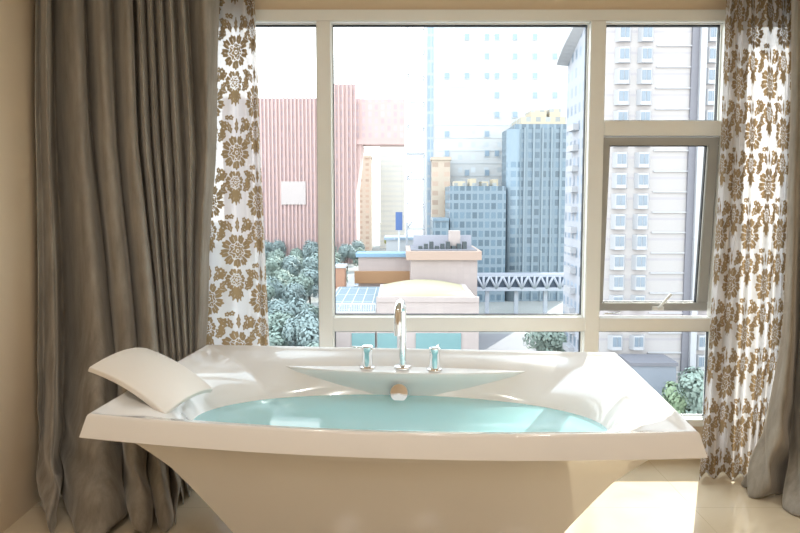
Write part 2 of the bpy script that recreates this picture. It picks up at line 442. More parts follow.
for x_, y_, lev in ((fx-.158,.386,(-.055,-.012)),(fx+.144,.378,(.012,.055))):
    h_ = MB().lathe([(.024,0),(.024,.074),(.0255,.076),(.0255,.098),(.022,.102),(.001,.102)]); h_ = sharp(h_.build('handle', MT['chrome'], fc)); h_.location = (x_,y_,0)
    ring_o = fl(0,0,.036,.010,'flange',h_)
    l_ = MB().tube([(0,0,.0935),(lev[0],lev[1],.097),(lev[0]*1.25,lev[1]*1.25,.098)], [.005,.0042,.004], 12); l_.build('lever', MT['chrome'], h_)
# ------------------------------------------------------------------ curtains
def catmull(P_, m):
    out = []; n = len(P_)
    for i in range(n-1):
        p0 = P_[max(i-1,0)]; p1 = P_[i]; p2 = P_[i+1]; p3 = P_[min(i+2,n-1)]
        for k in range(m):
            t = k/m
            out.append(tuple(.5*((2*b)+(-a+c)*t+(2*a-5*b+4*c-d)*t*t+(-a+3*b-3*c+d)*t**3) for a,b,c,d in zip(p0,p1,p2,p3)))
    out.append(P_[-1]); return out
def cloth(levels, m, nv, wob=.0, seed=0, wrinkle=None):
    """levels: list of (z, [(X,Y)...]) from top to bottom with equal counts. returns grid rows top->bottom"""
    L = [(z, catmull(pts, m)) for z, pts in levels]
    rows = []
    n = len(L[0][1])
    keys = [z for z,_ in L]
    for r in range(nv+1):
        z = keys[0]+(keys[-1]-keys[0])*r/nv
        for i in range(len(L)-1):
            if keys[i] >= z >= keys[i+1]-1e-9: break
        k = (keys[i]-z)/(keys[i]-keys[i+1])
        # catmull in z as well
        A = [L[max(i-1,0)][1], L[i][1], L[i+1][1], L[min(i+2,len(L)-1)][1]]
        row = []
        for j in range(n):
            q = []
            for c in range(2):
                a,b,cc,d = (A[h][j][c] for h in range(4))
                lin = b+(cc-b)*k
                sp3 = .5*((2*b)+(-a+cc)*k+(2*a-5*b+4*cc-d)*k*k+(-a+3*b-3*cc+d)*k**3)
                q.append(.5*lin+.5*sp3)
            v = noise.noise(Vector((q[0]*5+seed, q[1]*5, z*1.6)))*wob
            v2 = noise.noise(Vector((q[0]*9+seed+5, q[1]*9, z*2.3)))*wob
            x, y, zz = q[0]+v2*.5, q[1]+v, z
            if wrinkle:
                x, y, zz = wrinkle(x, y, zz, j/n)
            row.append(Vector((x, y, zz)))
        rows.append(row)
    return rows
def cloth_mesh(rows, name, mat, attr=None, thick=0, parent=None):
    n = len(rows[0]); vs = [p for r in rows for p in r]; fs = []
    for i in range(len(rows)-1):
        for j in range(n-1): fs.append((i*n+j, (i+1)*n+j, (i+1)*n+j+1, i*n+j+1))
    mb = MB().add(vs, fs, True); o = mb.build(name, mat, parent)
    if attr:
        # fabric coordinates: arc length at mid height, and z
        mid = rows[len(rows)//2]; s_ = [0]
        for a, b in zip(mid, mid[1:]): s_.append(s_[-1]+(b-a).length)
        at = o.data.attributes.new('motif', 'FLOAT', 'POINT')
        vals = []
        for r in rows:
            for j, p in enumerate(r): vals.append(attr(s_[j], p.z))
        at.data.foreach_set('value', vals)
    if thick:
        md = o.modifiers.new('solid', 'SOLIDIFY'); md.thickness = thick; md.offset = 0
    return o
# --- damask motif: signed field, positive inside a printed shape
def blossom(x, y, R_, n_, ph):
    r = math.hypot(x,y)
    if r > R_*1.15: return -.01
    a = math.atan2(y,x)+ph; k = r/R_
    c = abs(math.cos(a*n_/2))
    v = R_*(.70+.30*c**.55+.05*math.cos(a*n_*3))-r
    if k > .45: v = min(v, math.asin(min(1,c))*2/n_*r-.0016)           # pale gaps between petals
    if k > .55: v = min(v, abs(abs(math.sin(a*n_/2))*2/n_*r-.0)-.0012+.02*(k > .86))   # mid veins
    if k < .60:
        l1 = abs(r-R_*(.50+.06*math.cos(a*7)))-.0024
        l2 = abs(r-R_*(.30+.06*math.cos(a*5+1)))-.0022
        l3 = abs(r-R_*.10)-.0022
        v = min(v, l1, l2, l3)
        if .32 < k < .52: v = min(v, abs(math.sin(a*3.5))*r*.28-.0016)
    return v
def floret(x, y, R_, n_, ph):
    r = math.hypot(x,y)
    if r > R_*1.2: return -.01
    a = math.atan2(y,x)+ph
    return min(R_*(.62+.38*abs(math.cos(a*n_/2)))-r, r-R_*.22)
def leaf(x, y, cx, cy, ang, L_, W_):
    dx, dy = x-cx, y-cy; u = dx*math.cos(ang)+dy*math.sin(ang); w = -dx*math.sin(ang)+dy*math.cos(ang)
    k = u/L_
    if k <= 0 or k >= 1: return -min(.01, abs(w)+.0008+max(-k,k-1,0)*L_)
    v = W_*math.sin(PI*k**.8)*(1+.25*math.cos(k*20))-abs(w)
    return min(v, abs(w)-.0011) if .15 < k < .7 else v
def motif_cell(x, y):
    v = -.01
    if math.hypot(x,y) < .11: v = max(v, blossom(x, y*1.04, .084, 9, .2))
    X_, Y_ = x+.008, y+.142
    if math.hypot(X_,Y_) < .075: v = max(v, blossom(X_*1.1, Y_, .058, 7, PI/2))
    for a_, l_ in ((-1.25,.07),(-1.57,.075),(-1.9,.07),(-.8,.06),(-2.35,.06)): v = max(v, leaf(x, y, -.005, -.180, a_, l_, .014))
    for (cx, cy, rr_) in ((.082,-.105,.019),(.098,-.072,.013),(.070,-.150,.014),(-.080,-.095,.018),(-.098,-.130,.013),(-.070,.112,.019),(-.095,.082,.013),(.072,.115,.018),(.048,.150,.015),(.1,.09,.011),(-.03,.165,.014)):
        v = max(v, floret(x-cx, y-cy, rr_, 5, cx*50))
    for (cx, cy, a_, l_) in ((-.06,.07,2.3,.05),(-.03,.09,1.9,.06),(.03,.085,1.2,.06),(.065,.06,.8,.05),(0,.09,1.57,.075),(.05,-.09,-.4,.055),(-.05,-.10,3.6,.055),(.04,-.18,.3,.05),(-.05,-.19,2.9,.05)):
        v = max(v, leaf(x, y, cx, cy, a_, l_, .012))
    return v
CW, CH = .150, .470
def motif_raw(s_, z):
    best = -.01; ci = math.floor(s_/CW)
    for c in (ci-1, ci, ci+1):
        x = s_-(c+.5)*CW
        if abs(x) > .13: continue
        yy = z-(CH/2 if c % 2 else 0)
        y = yy-math.floor(yy/CH+.5)*CH
        for q in (y, y-CH, y+CH):
            if abs(q) < .27: best = max(best, motif_cell(x, q))
    return best
TN, TM_ = 150, 235                            # one repeat of the print, 2 mm steps
TAB = [[motif_raw(i*.002, j*.002) for i in range(TN)] for j in range(TM_)]
def motif(s_, z):
    u = (s_/.002) % TN; v = (z/.002) % TM_
    i = int(u); j = int(v); fu = u-i; fv = v-j; i %= TN; j %= TM_; i2 = (i+1) % TN; j2 = (j+1) % TM_
    return (TAB[j][i]*(1-fu)+TAB[j][i2]*fu)*(1-fv)+(TAB[j2][i]*(1-fu)+TAB[j2][i2]*fu)*fv
ZT = ZC-.05
def lev(z, items): return (z, [(( (px-CX)*d/F)*1.0, d) for px, d in items])
# correction: pixel columns at a height drift with the camera pitch, k = depth along the view axis
def levz(z, items, amp=lambda d: d):
    out = []
    for px, d in items:
        k = d*math.cos(TH)+(H-z)*math.sin(TH)
        d2 = amp(d)
        if px < 110: d2 = min(d2, 1.535*F/(CX-px)*(d/k))
        out.append(((px-CX)/F*k*d2/d, d2))
    return (z, out)
# left velvet curtain
DEEP = lambda d: 2.9+(d-2.9)*(1.35 if d < 2.9 else 1.15)
LV_T = [(36,2.96),(39,2.90),(46,2.80),(49,2.90),(52,2.93),(62,2.85),(71,2.82),(77,2.86),(80,2.95),(86,2.93),(93,2.83),(101,2.84),(108,2.94),(115,2.90),(121,2.83),(127,2.85),(128,2.96),(133,2.92),(136,2.84),(139,2.93),(143,2.95),(146,2.85),(148,2.93),(152,2.95),(155,2.86),(158,2.94),(162,2.96),(165,2.87),(168,2.95),(172,2.97),(176,2.88),(179,2.96),(185,2.99),(192,2.94),(201,2.90),(210,2.92),(217,2.96),(221,3.03)]
LV_1 = [(36,2.97),(41,2.92),(49,2.80),(51,2.90),(58,2.94),(69,2.86),(80,2.82),(88,2.85),(92,2.95),(97,2.93),(104,2.83),(113,2.84),(117,2.94),(122,2.91),(128,2.83),(136,2.83),(138,2.95),(142,2.93),(146,2.83),(150,2.93),(153,2.95),(156,2.85),(159,2.94),(162,2.95),(165,2.86),(169,2.94),(172,2.97),(176,2.88),(181,2.95),(186,2.98),(190,2.90),(193,2.96),(196,3.0),(202,2.95),(206,2.92),(209,2.94),(212,2.98),(215,3.04)]
LV_2 = [(38,2.93),(44,2.88),(55,2.77),(58,2.90),(66,2.94),(79,2.85),(94,2.80),(105,2.82),(112,2.93),(114,2.92),(119,2.82),(131,2.82),(136,2.93),(138,2.92),(144,2.83),(154,2.82),(158,2.94),(160,2.95),(163,2.86),(166,2.94),(168,2.96),(171,2.88),(173,2.95),(175,2.97),(177,2.90),(179,2.96),(181,2.98),(184,2.92),(186,2.97),(188,3.0),(190,2.95),(192,2.99),(194,3.02),(197,2.97),(199,2.96),(201,2.98),(204,3.02),(207,3.07)]
LV_B = [(38,2.75),(44,2.66),(50,2.55),(56,2.66),(62,2.74),(72,2.62),(90,2.52),(108,2.55),(122,2.66),(127,2.70),(132,2.60),(140,2.56),(150,2.60),(152,2.72),(156,2.66),(163,2.59),(170,2.62),(173,2.74),(175,2.72),(177,2.66),(180,2.75),(181,2.80),(183,2.71),(185,2.80),(186,2.84),(187,2.76),(189,2.84),(190,2.88),(191,2.82),(192,2.87),(193,2.92),(194,2.86),(195,2.90),(196,2.95),(196,2.93),(197,2.92),(198,2.96),(199,3.02)]
LV_M = [(a[0]*.55+b[0]*.45, a[1]*.6+b[1]*.4) for a, b in zip(LV_2, LV_B)]
def wr_left(x, y, z, s_):
    if z < .6:
        k = (.6-z)/.6
        y += .012*k*math.sin(z*38+s_*31)*1.0; x += .010*k*math.sin(z*26+s_*57)
        z = z+.020*k*math.sin(s_*70)
        if z < .004: z = .004+.002*math.sin(s_*90)**2
    return x, y, z
rows = cloth([levz(ZT,LV_T, DEEP), levz(1.55,LV_1, DEEP), levz(.72,LV_2, DEEP), levz(.36,LV_M, DEEP), levz(.012,LV_B, lambda d: d-.13 if d < 2.7 else d)], 6, 150, .012, 3, wr_left)
vc = cloth_mesh(rows, 'velvet_curtain', MT['velvet'], thick=.004)
tag(vc, 'heavy taupe velvet curtain hanging in deep folds left of the window, behind the headrest', 'curtain')
# right velvet curtain: narrow at top, sweeping inwards along the floor
RV_T = [(796,3.06),(794,2.96),(797,2.88),(803,2.86),(808,2.95),(814,2.87),(822,2.86),(828,2.96),(836,2.90),(846,2.92)]
RV_1 = [(794,3.04),(789,2.95),(791,2.86),(797,2.83),(804,2.93),(809,2.85),(819,2.84),(826,2.95),(836,2.90),(846,2.90)]
RV_2 = [(790,3.00),(783,2.92),(785,2.82),(791,2.78),(799,2.90),(806,2.80),(817,2.78),(826,2.92),(838,2.86),(850,2.86)]
RV_3 = [(778,2.98),(764,2.92),(766,2.82),(778,2.74),(789,2.86),(798,2.76),(810,2.70),(822,2.86),(838,2.80),(852,2.80)]
RV_B = [(762,2.98),(745,2.91),(748,2.80),(764,2.74),(782,2.82),(785,2.68),(806,2.58),(826,2.76),(844,2.70),(860,2.72)]
def wr_right(x, y, z, s_):
    if z < .5:
        k = (.5-z)/.5
        y += .014*k*math.sin(z*30+s_*25); x += .012*k*math.sin(z*24+s_*40)
        z = z+.015*k*math.sin(s_*40)
        if z < .004: z = .004
    return x, y, z
rows = cloth([levz(ZT,RV_T), levz(1.45,RV_1), levz(.72,RV_2), levz(.25,RV_3), levz(.012,RV_B)], 12, 140, .012, 9, wr_right)
vc2 = cloth_mesh(rows, 'velvet_curtain', MT['velvet'], thick=.004)
tag(vc2, 'taupe velvet curtain at the right edge, its hem sweeping inwards over the marble', 'curtain')
# left floral sheer
def folds(pxs, d0, amp, seed=0):
    return [(p, d0+(amp if i % 2 else -amp)*(1+.3*math.sin(i*2.1+seed))) for i, p in enumerate(pxs)]
def spread(a, b, n_, seed=0):
    rnd = random.Random(seed); w = [1+.35*rnd.uniform(-1,1) for _ in range(n_)]; s_ = sum(w); acc = a; out = [a]
    for q in w: acc += (b-a)*q/s_; out.append(acc)
    return out
LF_T = folds([206,213,222,233,243,247,250,252], 3.115, .018)
LF_M = folds([200,211,222,234,246,253,258,261], 3.115, .018)
LF_B = folds([194,207,221,236,250,259,265,269], 3.110, .020)
LF_F = folds([190,205,220,236,252,261,268,272], 3.110, .020)
rows = cloth([levz(ZT,LF_T), levz(1.5,LF_M), levz(.62,LF_B), levz(.02,LF_F)], 22, 1000, .004, 21)
f1 = cloth_mesh(rows, 'floral_curtain', MT['floral'], attr=lambda s_, z: motif(s_+.01, z+.11))
tag(f1, 'sheer white curtain with brown flowers between the left velvet and the window', 'curtain')
# right floral sheer, fuller folds
RF_T = folds([729,733,738,745,752,758,768,776,783,790,797,803], 3.08, .026, 1)
RF_M = folds([720,725,732,739,748,755,765,773,779,786,793,800], 3.07, .030, 1)
RF_B = folds([709,714,722,730,740,747,757,765,771,778,784,791], 3.05, .034, 1)
RF_F = folds([699,706,714,723,732,740,748,754,758,763,769,775], 2.97, .040, 1)
def wr_f(x, y, z, s_):
    if z < .06: z = .035+.03*abs(math.sin(s_*9))*.9 - .02*s_ + (z*.2)
    return x, y, z
rows = cloth([levz(ZT,RF_T), levz(1.5,RF_M), levz(.62,RF_B), levz(.012,RF_F)], 22, 1000, .006, 33)
f2 = cloth_mesh(rows, 'floral_curtain', MT['floral'], attr=lambda s_, z: motif(s_+.16, z+.03))
tag(f2, 'sheer white curtain with brown flowers right of the window, beside the open casement', 'curtain')
# curtain rail (just above the picture)
rl = MB().tube([(XL+.02,2.92,ZC-.03),(XR-.04,2.92,ZC-.03)], .014, 12).tube([(XL+.04,3.1,ZC-.03),(XR-.04,3.1,ZC-.03)], .012, 12)
tag(rl.build('curtain_rail', MT['frame']), 'double white curtain rail under the ceiling above the window', 'curtain rail')

# ================================================================== OUTDOORS
GZ = -30.0
_srgb = srgb
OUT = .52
def srgb(r_, g_, b_): return tuple(c*OUT for c in _srgb(r_, g_, b_))   # outdoor colours scaled down under the strong sky; haze is put into their paleness
def solid(name, pts, z0, z1, m, parent): ...
def bld(name, label, cat, px0, px1, pyt, D, depth, mat, pyb=None, group=None, wallname='wall', ztop=None, kids=None):
    a = P(px0, 200, D); b = P(px1, 200, D); zt = ztop if ztop is not None else P((px0+px1)/2, pyt, D).z
    zb = GZ if pyb is None else P(px0, pyb, D).z
    t_ = thing(name, label, cat, ((a.x+b.x)/2, D, zb), 0, group)
    w = b.x-a.x; h = zt-zb
    MB().box((-w/2,0,0),(w/2,depth,h)).build(wallname, mat, t_)
    return t_, w, h
def part_box(t_, name, a, b, m, label=None):
    o = MB().box(a,b).build(name, m, t_)
    if label: o['label'] = label
    return o
grd = plain('city_ground', srgb(176,178,176), .9, noise_amt=.12, nscale=.05)
struct('ground', MB().box((-500,8,GZ-1),(500,900,GZ)), grd, 'pale city ground far below the window')
# --- red lattice building
m_red = facade('red_lattice', srgb(250,220,216), srgb(236,210,216), 3.1, 3.4, .52, .70, vary=.12, wall2=srgb(246,212,206))  # pinks kept pale, with the distant haze put into the colour
m_red2 = plain('red_panel', srgb(250,214,210), .6, noise_amt=.05, nscale=.3)
D = 320
t_, w, h = bld('red_office_building', 'pink-red lattice office block rising behind the trees on the left', 'building', 225, 334, 98, D, 40, m_red)
for i in range(30):
    x = -w/2+w*i/29; part_box(t_, 'fin', (x-.35,-1.0,0),(x+.35,0,h+.5*(i%3)), m_red2)
part_box(t_, 'window', (w*.02,-1.3,h*.36),(w*.02+12,-1.0,h*.50), plain('pale_opening', srgb(240,228,226), .5))
t_, w, h = bld('red_office_building', 'tall pink-red slab with a high bridge, just right of the left mullion', 'building', 335.5, 356, 84, D, 30, m_red)
for i in range(6):
    x = -w/2+w*i/5; part_box(t_, 'fin', (x-.35,-1.0,0),(x+.35,0,h), m_red2)
bw = P(405,200,D).x-P(356,200,D).x; zb_ = P(380,142,D).z-GZ; zt_ = P(380,98,D).z-GZ
part_box(t_, 'bridge', (w/2,2,zb_),(w/2+bw,28,zt_), m_red); part_box(t_, 'soffit_beam', (w/2,0,zb_-1.2),(w/2+bw,2,zb_+1.4), m_red2)
# sloping brace under bridge
br = MB(); br.add([(w/2,1,zb_-1),(w/2+3,1,zb_-1),(w/2,1,zb_-26),(w/2,26,zb_-1),(w/2+3,26,zb_-1),(w/2,26,zb_-26)], [(0,2,1),(3,4,5),(0,1,4,3),(1,2,5,4),(2,0,3,5)])
br.build('bracket', m_red2, t_)
# pale tower seen beneath the bridge
m_pale = facade('pale_slab', srgb(255,252,242), srgb(236,236,232), 400, 3.2, 1.0, .45, vary=.05)
t_, w, h = bld('pale_tower', 'pale slab tower with banded floors seen beneath the red bridge', 'building', 380, 405, 120, 420, 25, m_pale)
part_box(t_, 'penthouse', (-w*.3,4,h),(w*.3,16,h+6), m_pale)
m_peach = facade('peach_flats', srgb(250,232,212), srgb(232,204,184), 4.0, 3.2, .5, .5, vary=.2)
t_, w, h = bld('peach_apartment_block', 'narrow peach block left of the pale slab tower', 'building', 357, 371, 158, 400, 20, m_peach)
part_box(t_, 'parapet', (-w/2-.5,-.5,h),(w/2+.5,20.5,h+1.5), m_peach)
t_, w, h = bld('peach_apartment_block', 'distant peach block between the lattice mast and the blue offices', 'building', 432, 450, 160, 222, 6, m_peach)
part_box(t_, 'parapet', (-w/2-.4,-.4,h),(w/2+.4,6.4,h+1), m_peach)
# --- lattice mast
D = 164; wht = plain('white_steel', srgb(236,238,242), .5, noise_amt=.02)
a = P(407,200,D).x; b = P(425,200,D).x; mw_ = b-a
ms = thing('lattice_mast', 'tall thin white lattice mast left of the white tower', 'mast', ((a+b)/2, D, GZ))
mh = P(410,-10,D).z-GZ
m_steel = plain('pale_grey_steel', srgb(226,230,238), .5, noise_amt=.02)
for sx in (-1,1):
    for sy in (0,1):
        MB().tube([(sx*mw_/2,sy*mw_,0),(sx*mw_/2,sy*mw_,mh)], .24, 6).build('leg', m_steel, ms)
st = P(400,200,D).z-P(400,225,D).z
zz = mh-2
k = 0
while zz > 2:
    for sy in (0,1): MB().tube([(-mw_/2,sy*mw_,zz),(mw_/2,sy*mw_,zz)], .22, 5).build('brace', m_steel, ms)
    if k % 2 == 0: MB().tube([(mw_/2,0,zz),(-mw_/2,0,zz-st)], .20, 5).build('brace', m_steel, ms)
    zz -= st; k += 1
MB().box((-mw_/2-1,-1,0),(mw_/2+1,mw_+1,1.2)).build('footing', wht, ms)
# --- white tower (rises well above the frame)
D = 230
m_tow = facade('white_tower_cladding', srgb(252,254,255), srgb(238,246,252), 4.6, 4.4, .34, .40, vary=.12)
t_, w, h = bld('white_tower', 'very tall white gridded tower behind the blue glass offices', 'building', 426, 585, 0, D, 35, m_tow, ztop=120)
m_bl = facade('pale_blue_glazing', srgb(214,226,238), srgb(176,200,222), 3.0, 4.4, .9, .8, vary=.12)
part_box(t_, 'glazed_corner_strip', (-w/2+.4,-.5,0),(-w/2+2.4,0,h), m_bl, 'pale blue glazed strip')
m_w = plain('blue_window_glass', srgb(176,200,220), .25, noise_amt=.02)
m_fr = plain('white_window_frame', srgb(222,230,236), .5, noise_amt=.02)
cols = [447,467,487,497,515,535,555]
rnd = random.Random(4)
for c, px in enumerate(cols):
    for r in range(8):
        py = 37+r*19.4
        p_ = P(px, py, D); x = p_.x-t_.location.x; z = p_.z-GZ
        if rnd.random() < .35: continue
        wf_ = part_box(t_, 'window', (x-.95,-.25,z-1.2),(x+.95,0,z+1.2), m_fr)
        MB().box((x-.72,-.32,z-.95),(x+.72,-.25,z+.95)).build('pane', m_w, wf_)
rb = MB()
for r in range(0, 33): rb.box((-w/2+3,-.12,r*4.4),(w/2,0,r*4.4+.3))
rb.build('floor_bands', plain('band', srgb(240,246,252), .6), t_)
# --- blue glass offices
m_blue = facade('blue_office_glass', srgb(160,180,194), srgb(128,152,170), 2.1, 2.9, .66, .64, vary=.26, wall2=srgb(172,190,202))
m_blue2 = facade('blue_office_glass_low', srgb(152,174,190), srgb(120,146,164), 1.9, 2.8, .72, .66, vary=.26, wall2=srgb(170,188,200))
t_, w, h = bld('blue_office_building', 'tall blue-grey glass office block with a sunlit crown', 'building', 514, 566, 124, 200, 25, m_blue)
m_cr = facade('cream_crown', srgb(240,226,200), srgb(190,196,196), 3.0, 3.4, .5, .5, vary=.2)  # the crown's warm light is put into this cream colour
part_box(t_, 'crown', (-w*.36,2,h),(w*.5,20,h+2.4), m_cr); 
part_box(t_, 'plant_room', (-w*.12,6,h+2.4),(w*.18,16,h+5), m_cr); part_box(t_, 'plant_room', (w*.24,6,h+2.4),(w*.46,16,h+5.4), m_cr)
m_gb = plain('blue_glass_blue', srgb(150,178,198), .3, noise_amt=.1, nscale=.4)
MB().loft([[(-w/2+2.2*math.cos(2*PI*k/20)-.2, 1+2.2*math.sin(2*PI*k/20), z) for k in range(20)] for z in (0,h*.97)]).build('corner_turret', m_blue, t_)
for i in range(5):
    x = -w/2+3+i*(w-5)/4; part_box(t_, 'pier', (x-.25,-.6,0),(x+.25,0,h*.98), plain('pier_blue', srgb(168,186,198), .5))
t_, w, h = bld('blue_office_building', 'lower wide blue-grey glass office block left of the tall one', 'building', 450, 506, 186, 198, 22, m_blue2)
for i, (f0, f1, hh_) in enumerate(((.1,.3,1.6),(.38,.5,2.4),(.6,.72,1.5),(.8,.9,2.2))):
    part_box(t_, 'rooftop_unit', (-w/2+w*f0,5,h),(-w/2+w*f1,12,h+hh_), m_cr)
t_, w, h = bld('blue_office_building', 'dark blue-grey annex at the foot of the peach block', 'building', 433, 449, 221, 196, 14, m_blue2)
part_box(t_, 'parapet', (-w/2,-.3,h),(w/2,14,h+.8), m_gb)
# --- apartment tower on the right
D = 96
m_ap = facade('apartment_stone', srgb(206,202,204), srgb(196,192,198), 60, 3.0, 1.0, .12, vary=.03, wall2=srgb(216,210,208))
t_, w, h = bld('apartment_tower', 'tall pale apartment tower with bay windows, seen through the right panes', 'building', 600, 720, 0, D, 7.5, m_ap, ztop=112)  # unseen height and right edge sized to keep the sun off the tub
m_bay = plain('bay_white', srgb(214,216,222), .5, noise_amt=.02); m_bg = plain('bay_glass', srgb(156,172,188), .2, noise_amt=.1, nscale=.5)
m_dk = plain('dark_recess', srgb(150,150,160), .7)
ox = t_.location.x
def apx(px): return P(px,200,D).x-ox
for (px, ww) in ((619,1.0),(641,1.0),(706,.9)):
    for r in range(20):
        z = 3+r*3.0+ (0)
        if z > h-8: break
        x = apx(px); 
        b_ = MB(); b_.add([(x-1.15*ww,0,z),(x-.7*ww,-.8,z),(x+.7*ww,-.8,z),(x+1.15*ww,0,z),(x-1.15*ww,0,z+2.2),(x-.7*ww,-.8,z+2.2),(x+.7*ww,-.8,z+2.2),(x+1.15*ww,0,z+2.2)],
              [(0,1,5,4),(1,2,6,5),(2,3,7,6),(4,5,6,7),(3,2,1,0)])
        bo = b_.build('bay_window', m_bay, t_)
        MB().box((x-.62*ww,-.86,z+.55),(x-.05,-.8,z+1.95)).box((x+.05,-.86,z+.55),(x+.62*ww,-.8,z+1.95)).build('pane', m_bg, bo)
part_box(t_, 'recess_shade', (apx(686),-.35,0),(apx(693),.0,h), m_dk)  # dark strip proud of the wall; a recess's shade put into its colour
for r in range(21):
    z = 2.4+r*3.0
    part_box(t_, 'ledge', (apx(652),-.25,z),(apx(686),0,z+.18), m_bay)
part_box(t_, 'pilaster', (apx(693),-.9,0),(apx(699),0,h), m_bay)
# rear wing of the tower with a curved cornice
D2 = 104.8; xw = P(580,200,D2).x
wg = thing('apartment_wing', 'pale apartment wing with curved cornice, at the right edge of the big pane', 'building', (xw, D2, GZ))
hz = P(566,58,112).z-GZ
m_wing = facade('wing_facade', srgb(206,212,224), srgb(158,178,200), 2.6, 3.0, .5, .55, vary=.25, wall2=srgb(214,216,226))
wgx = -(xw-P(566,200,112).x) 
pts = [(0,0),(4,0),(4,14),(wgx*0+ -.2,14)]
wl = MB(); X0 = P(583,200,D2).x-xw; X1 = P(565,200,D2+12).x-xw
wl.add([(X0,0,0),(X0+8,0,0),(X1+8,12,0),(X1,12,0),(X0,0,hz+4),(X0+8,0,hz+4),(X1+8,12,hz),(X1,12,hz)], [(3,2,1,0),(4,5,6,7),(0,1,5,4),(1,2,6,5),(2,3,7,6),(3,0,4,7)])
wl.build('wall', m_wing, wg)
cn = MB(); rings = []
for k in range(13):
    t2 = k/12; y = 12*t2; xx = X0+(X1-X0)*t2; zt2 = hz+4-4*t2
    e = -1.0-1.0*math.sin(PI*t2/2); rings.append([(xx+.5,y,zt2-.4),(xx+e,y,zt2-.2+1.2*math.cos(t2*PI/2)),(xx+e,y,zt2+.35+1.2*math.cos(t2*PI/2)),(xx+.5,y,zt2+.6)])
cn.loft(rings, smooth=False); cn.build('cornice', m_bay, wg)
for r in range(13):
    z = 2+r*3.4
    b_ = MB(); b_.box((-.0,0,0),(1,1.4,.3)); 
    t2 = .45; xx = X0+(X1-X0)*t2
    part_box(wg, 'balcony', (xx-1.0,12*t2-2,z),(xx+.4,12*t2+2,z+1.0), m_bay)
# --- grey low block in front of the tower
m_grey = facade('grey_block', srgb(178,186,200), srgb(166,174,190), 6, 3.2, .8, .1, vary=.05)
t_, w, h = bld('grey_annex', 'low grey block at the foot of the apartment tower, in the lower right pane', 'building', 636, 682, 366, 90, 5, m_grey)
part_box(t_, 'parapet', (-w/2-.2,-.2,h),(w/2+.2,5,h+.5), m_dk)
# --- low complex with the yellow roof
D = 112
m_tile = facade('cream_tiles', srgb(228,214,210), srgb(222,206,202), 1.4, 1.4, .9, .9, vary=.03)
m_teal = plain('teal_glass', srgb(150,196,200), .2, noise_amt=.06, nscale=.4)
m_yel = plain('yellow_roof', srgb(232,222,182), .7, noise_amt=.03, nscale=.2)
m_court = plain('blue_grey_court', srgb(150,170,182), .8, noise_amt=.04, nscale=.3)
m_or = plain('orange_brick', srgb(214,168,126), .8)
t_, w, h = bld('low_hall', 'cream tiled hall with a flat yellow roof and teal windows, behind the spout', 'building', 376, 480, 302, D, 24, m_tile)
ox = t_.location.x
n = 24; rings = []
for y in (1.0, 23):
    rings.append([(-w/2+.6+(w-1.6)*i/n, y, h+.05+1.1*math.sin(PI*i/n)) for i in range(n+1)]+[(-w/2+.6+(w-1.6)*i/n, y, h+.0) for i in range(n,-1,-1)])
MB().loft(rings).build('roof', m_yel, t_)
part_box(t_, 'parapet', (-w/2,-.2,h),(w/2,.3,h+.9), m_tile)
for (p0,p1) in ((377,397),(416,462)):
    z0 = P(400,356,D).z-GZ; z1 = P(400,333,D).z-GZ
    part_box(t_, 'window', (P(p0,200,D).x-ox,-.3,z0),(P(p1,200,D).x-ox,0,z1), m_teal, 'wide teal window')
t_, w, h = bld('court_building', 'flat-roofed building with blue-grey sports court and white fence beside the left mullion', 'building', 318, 375, 313, D, 34, m_tile)
part_box(t_, 'court_roof', (-w/2+.5,1,h),(w/2,33.5,h+.12), m_court)
ln = MB()
for i in range(5): ln.box((-w/2+1+i*(w-2)/4,2,h+.12),(-w/2+1.15+i*(w-2)/4,32,h+.15))
for i in range(4): ln.box((-w/2+1,3+i*9,h+.12),(w/2-1,3.2+i*9,h+.15))
ln.build('court_lines', wht, t_)
fence = MB(); fence.box((-w/2,-.1,h+1.5),(w/2,.1,h+1.75)).box((-w/2,-.1,h),(w/2,.1,h+.3))
for i in range(34): x = -w/2+i*w/33; fence.box((x-.07,-.08,h),(x+.07,.08,h+1.6))
fence.build('fence', wht, t_)
part_box(t_, 'window', (P(351,200,D).x-t_.location.x,-.3,P(400,356,D).z-GZ),(w/2-.1,0,P(400,333,D).z-GZ), m_teal)
D = 140
t_, w, h = bld('cream_block', 'cream block with pink cornice and a rooftop chimney, behind the yellow roof', 'building', 411, 478, 257, D, 16, m_tile)
m_corn = plain('pink_cornice', srgb(226,198,182), .7)
part_box(t_, 'cornice', (-w/2-1.0,-1.0,h-.6),(w/2+.8,16.6,h+1.3), m_corn)
part_box(t_, 'roof_deck', (-w/2,.4,h+1.3),(w/2,16,h+1.5), m_dk)
part_box(t_, 'chimney', (w*.10,5,h+1.5),(w*.27,8,h+5.4), m_tile)
hd = MB()
for i in range(9): hd.box((-w*.38+i*w*.085,3,h+1.5),(-w*.38+i*w*.085+w*.06,5,h+2.1+.5*(i%3)))
hd.build('rooftop_plant', plain('dark_plant', srgb(98,108,112), .8), t_)
part_box(t_, 'rooftop_screen', (-w*.45,10,h+1.5),(w*.48,10.4,h+4.2), plain('lilac_screen', srgb(206,208,222), .7))
D = 157
t_, w, h = bld('cream_block', 'low cream block with blue roof edge and orange base, left of the pink-corniced one', 'building', 358, 410, 257, D, 5, m_tile)
part_box(t_, 'roof', (-w/2-.6,-.6,h),(w/2+.6,5.6,h+.9), plain('blue_roof_edge', srgb(160,202,232), .6))
zo = P(380,283,D).z-GZ; zo1 = P(380,271,D).z-GZ
part_box(t_, 'brick_band', (-w/2-.9,-.8,zo),(w/2+.2,0,zo1), m_or)
t_, w, h = bld('white_pavilion', 'small white pavilion in front of the mast foot', 'building', 386, 422, 240, 171, 10, plain('pavilion_white', srgb(226,232,238), .6))
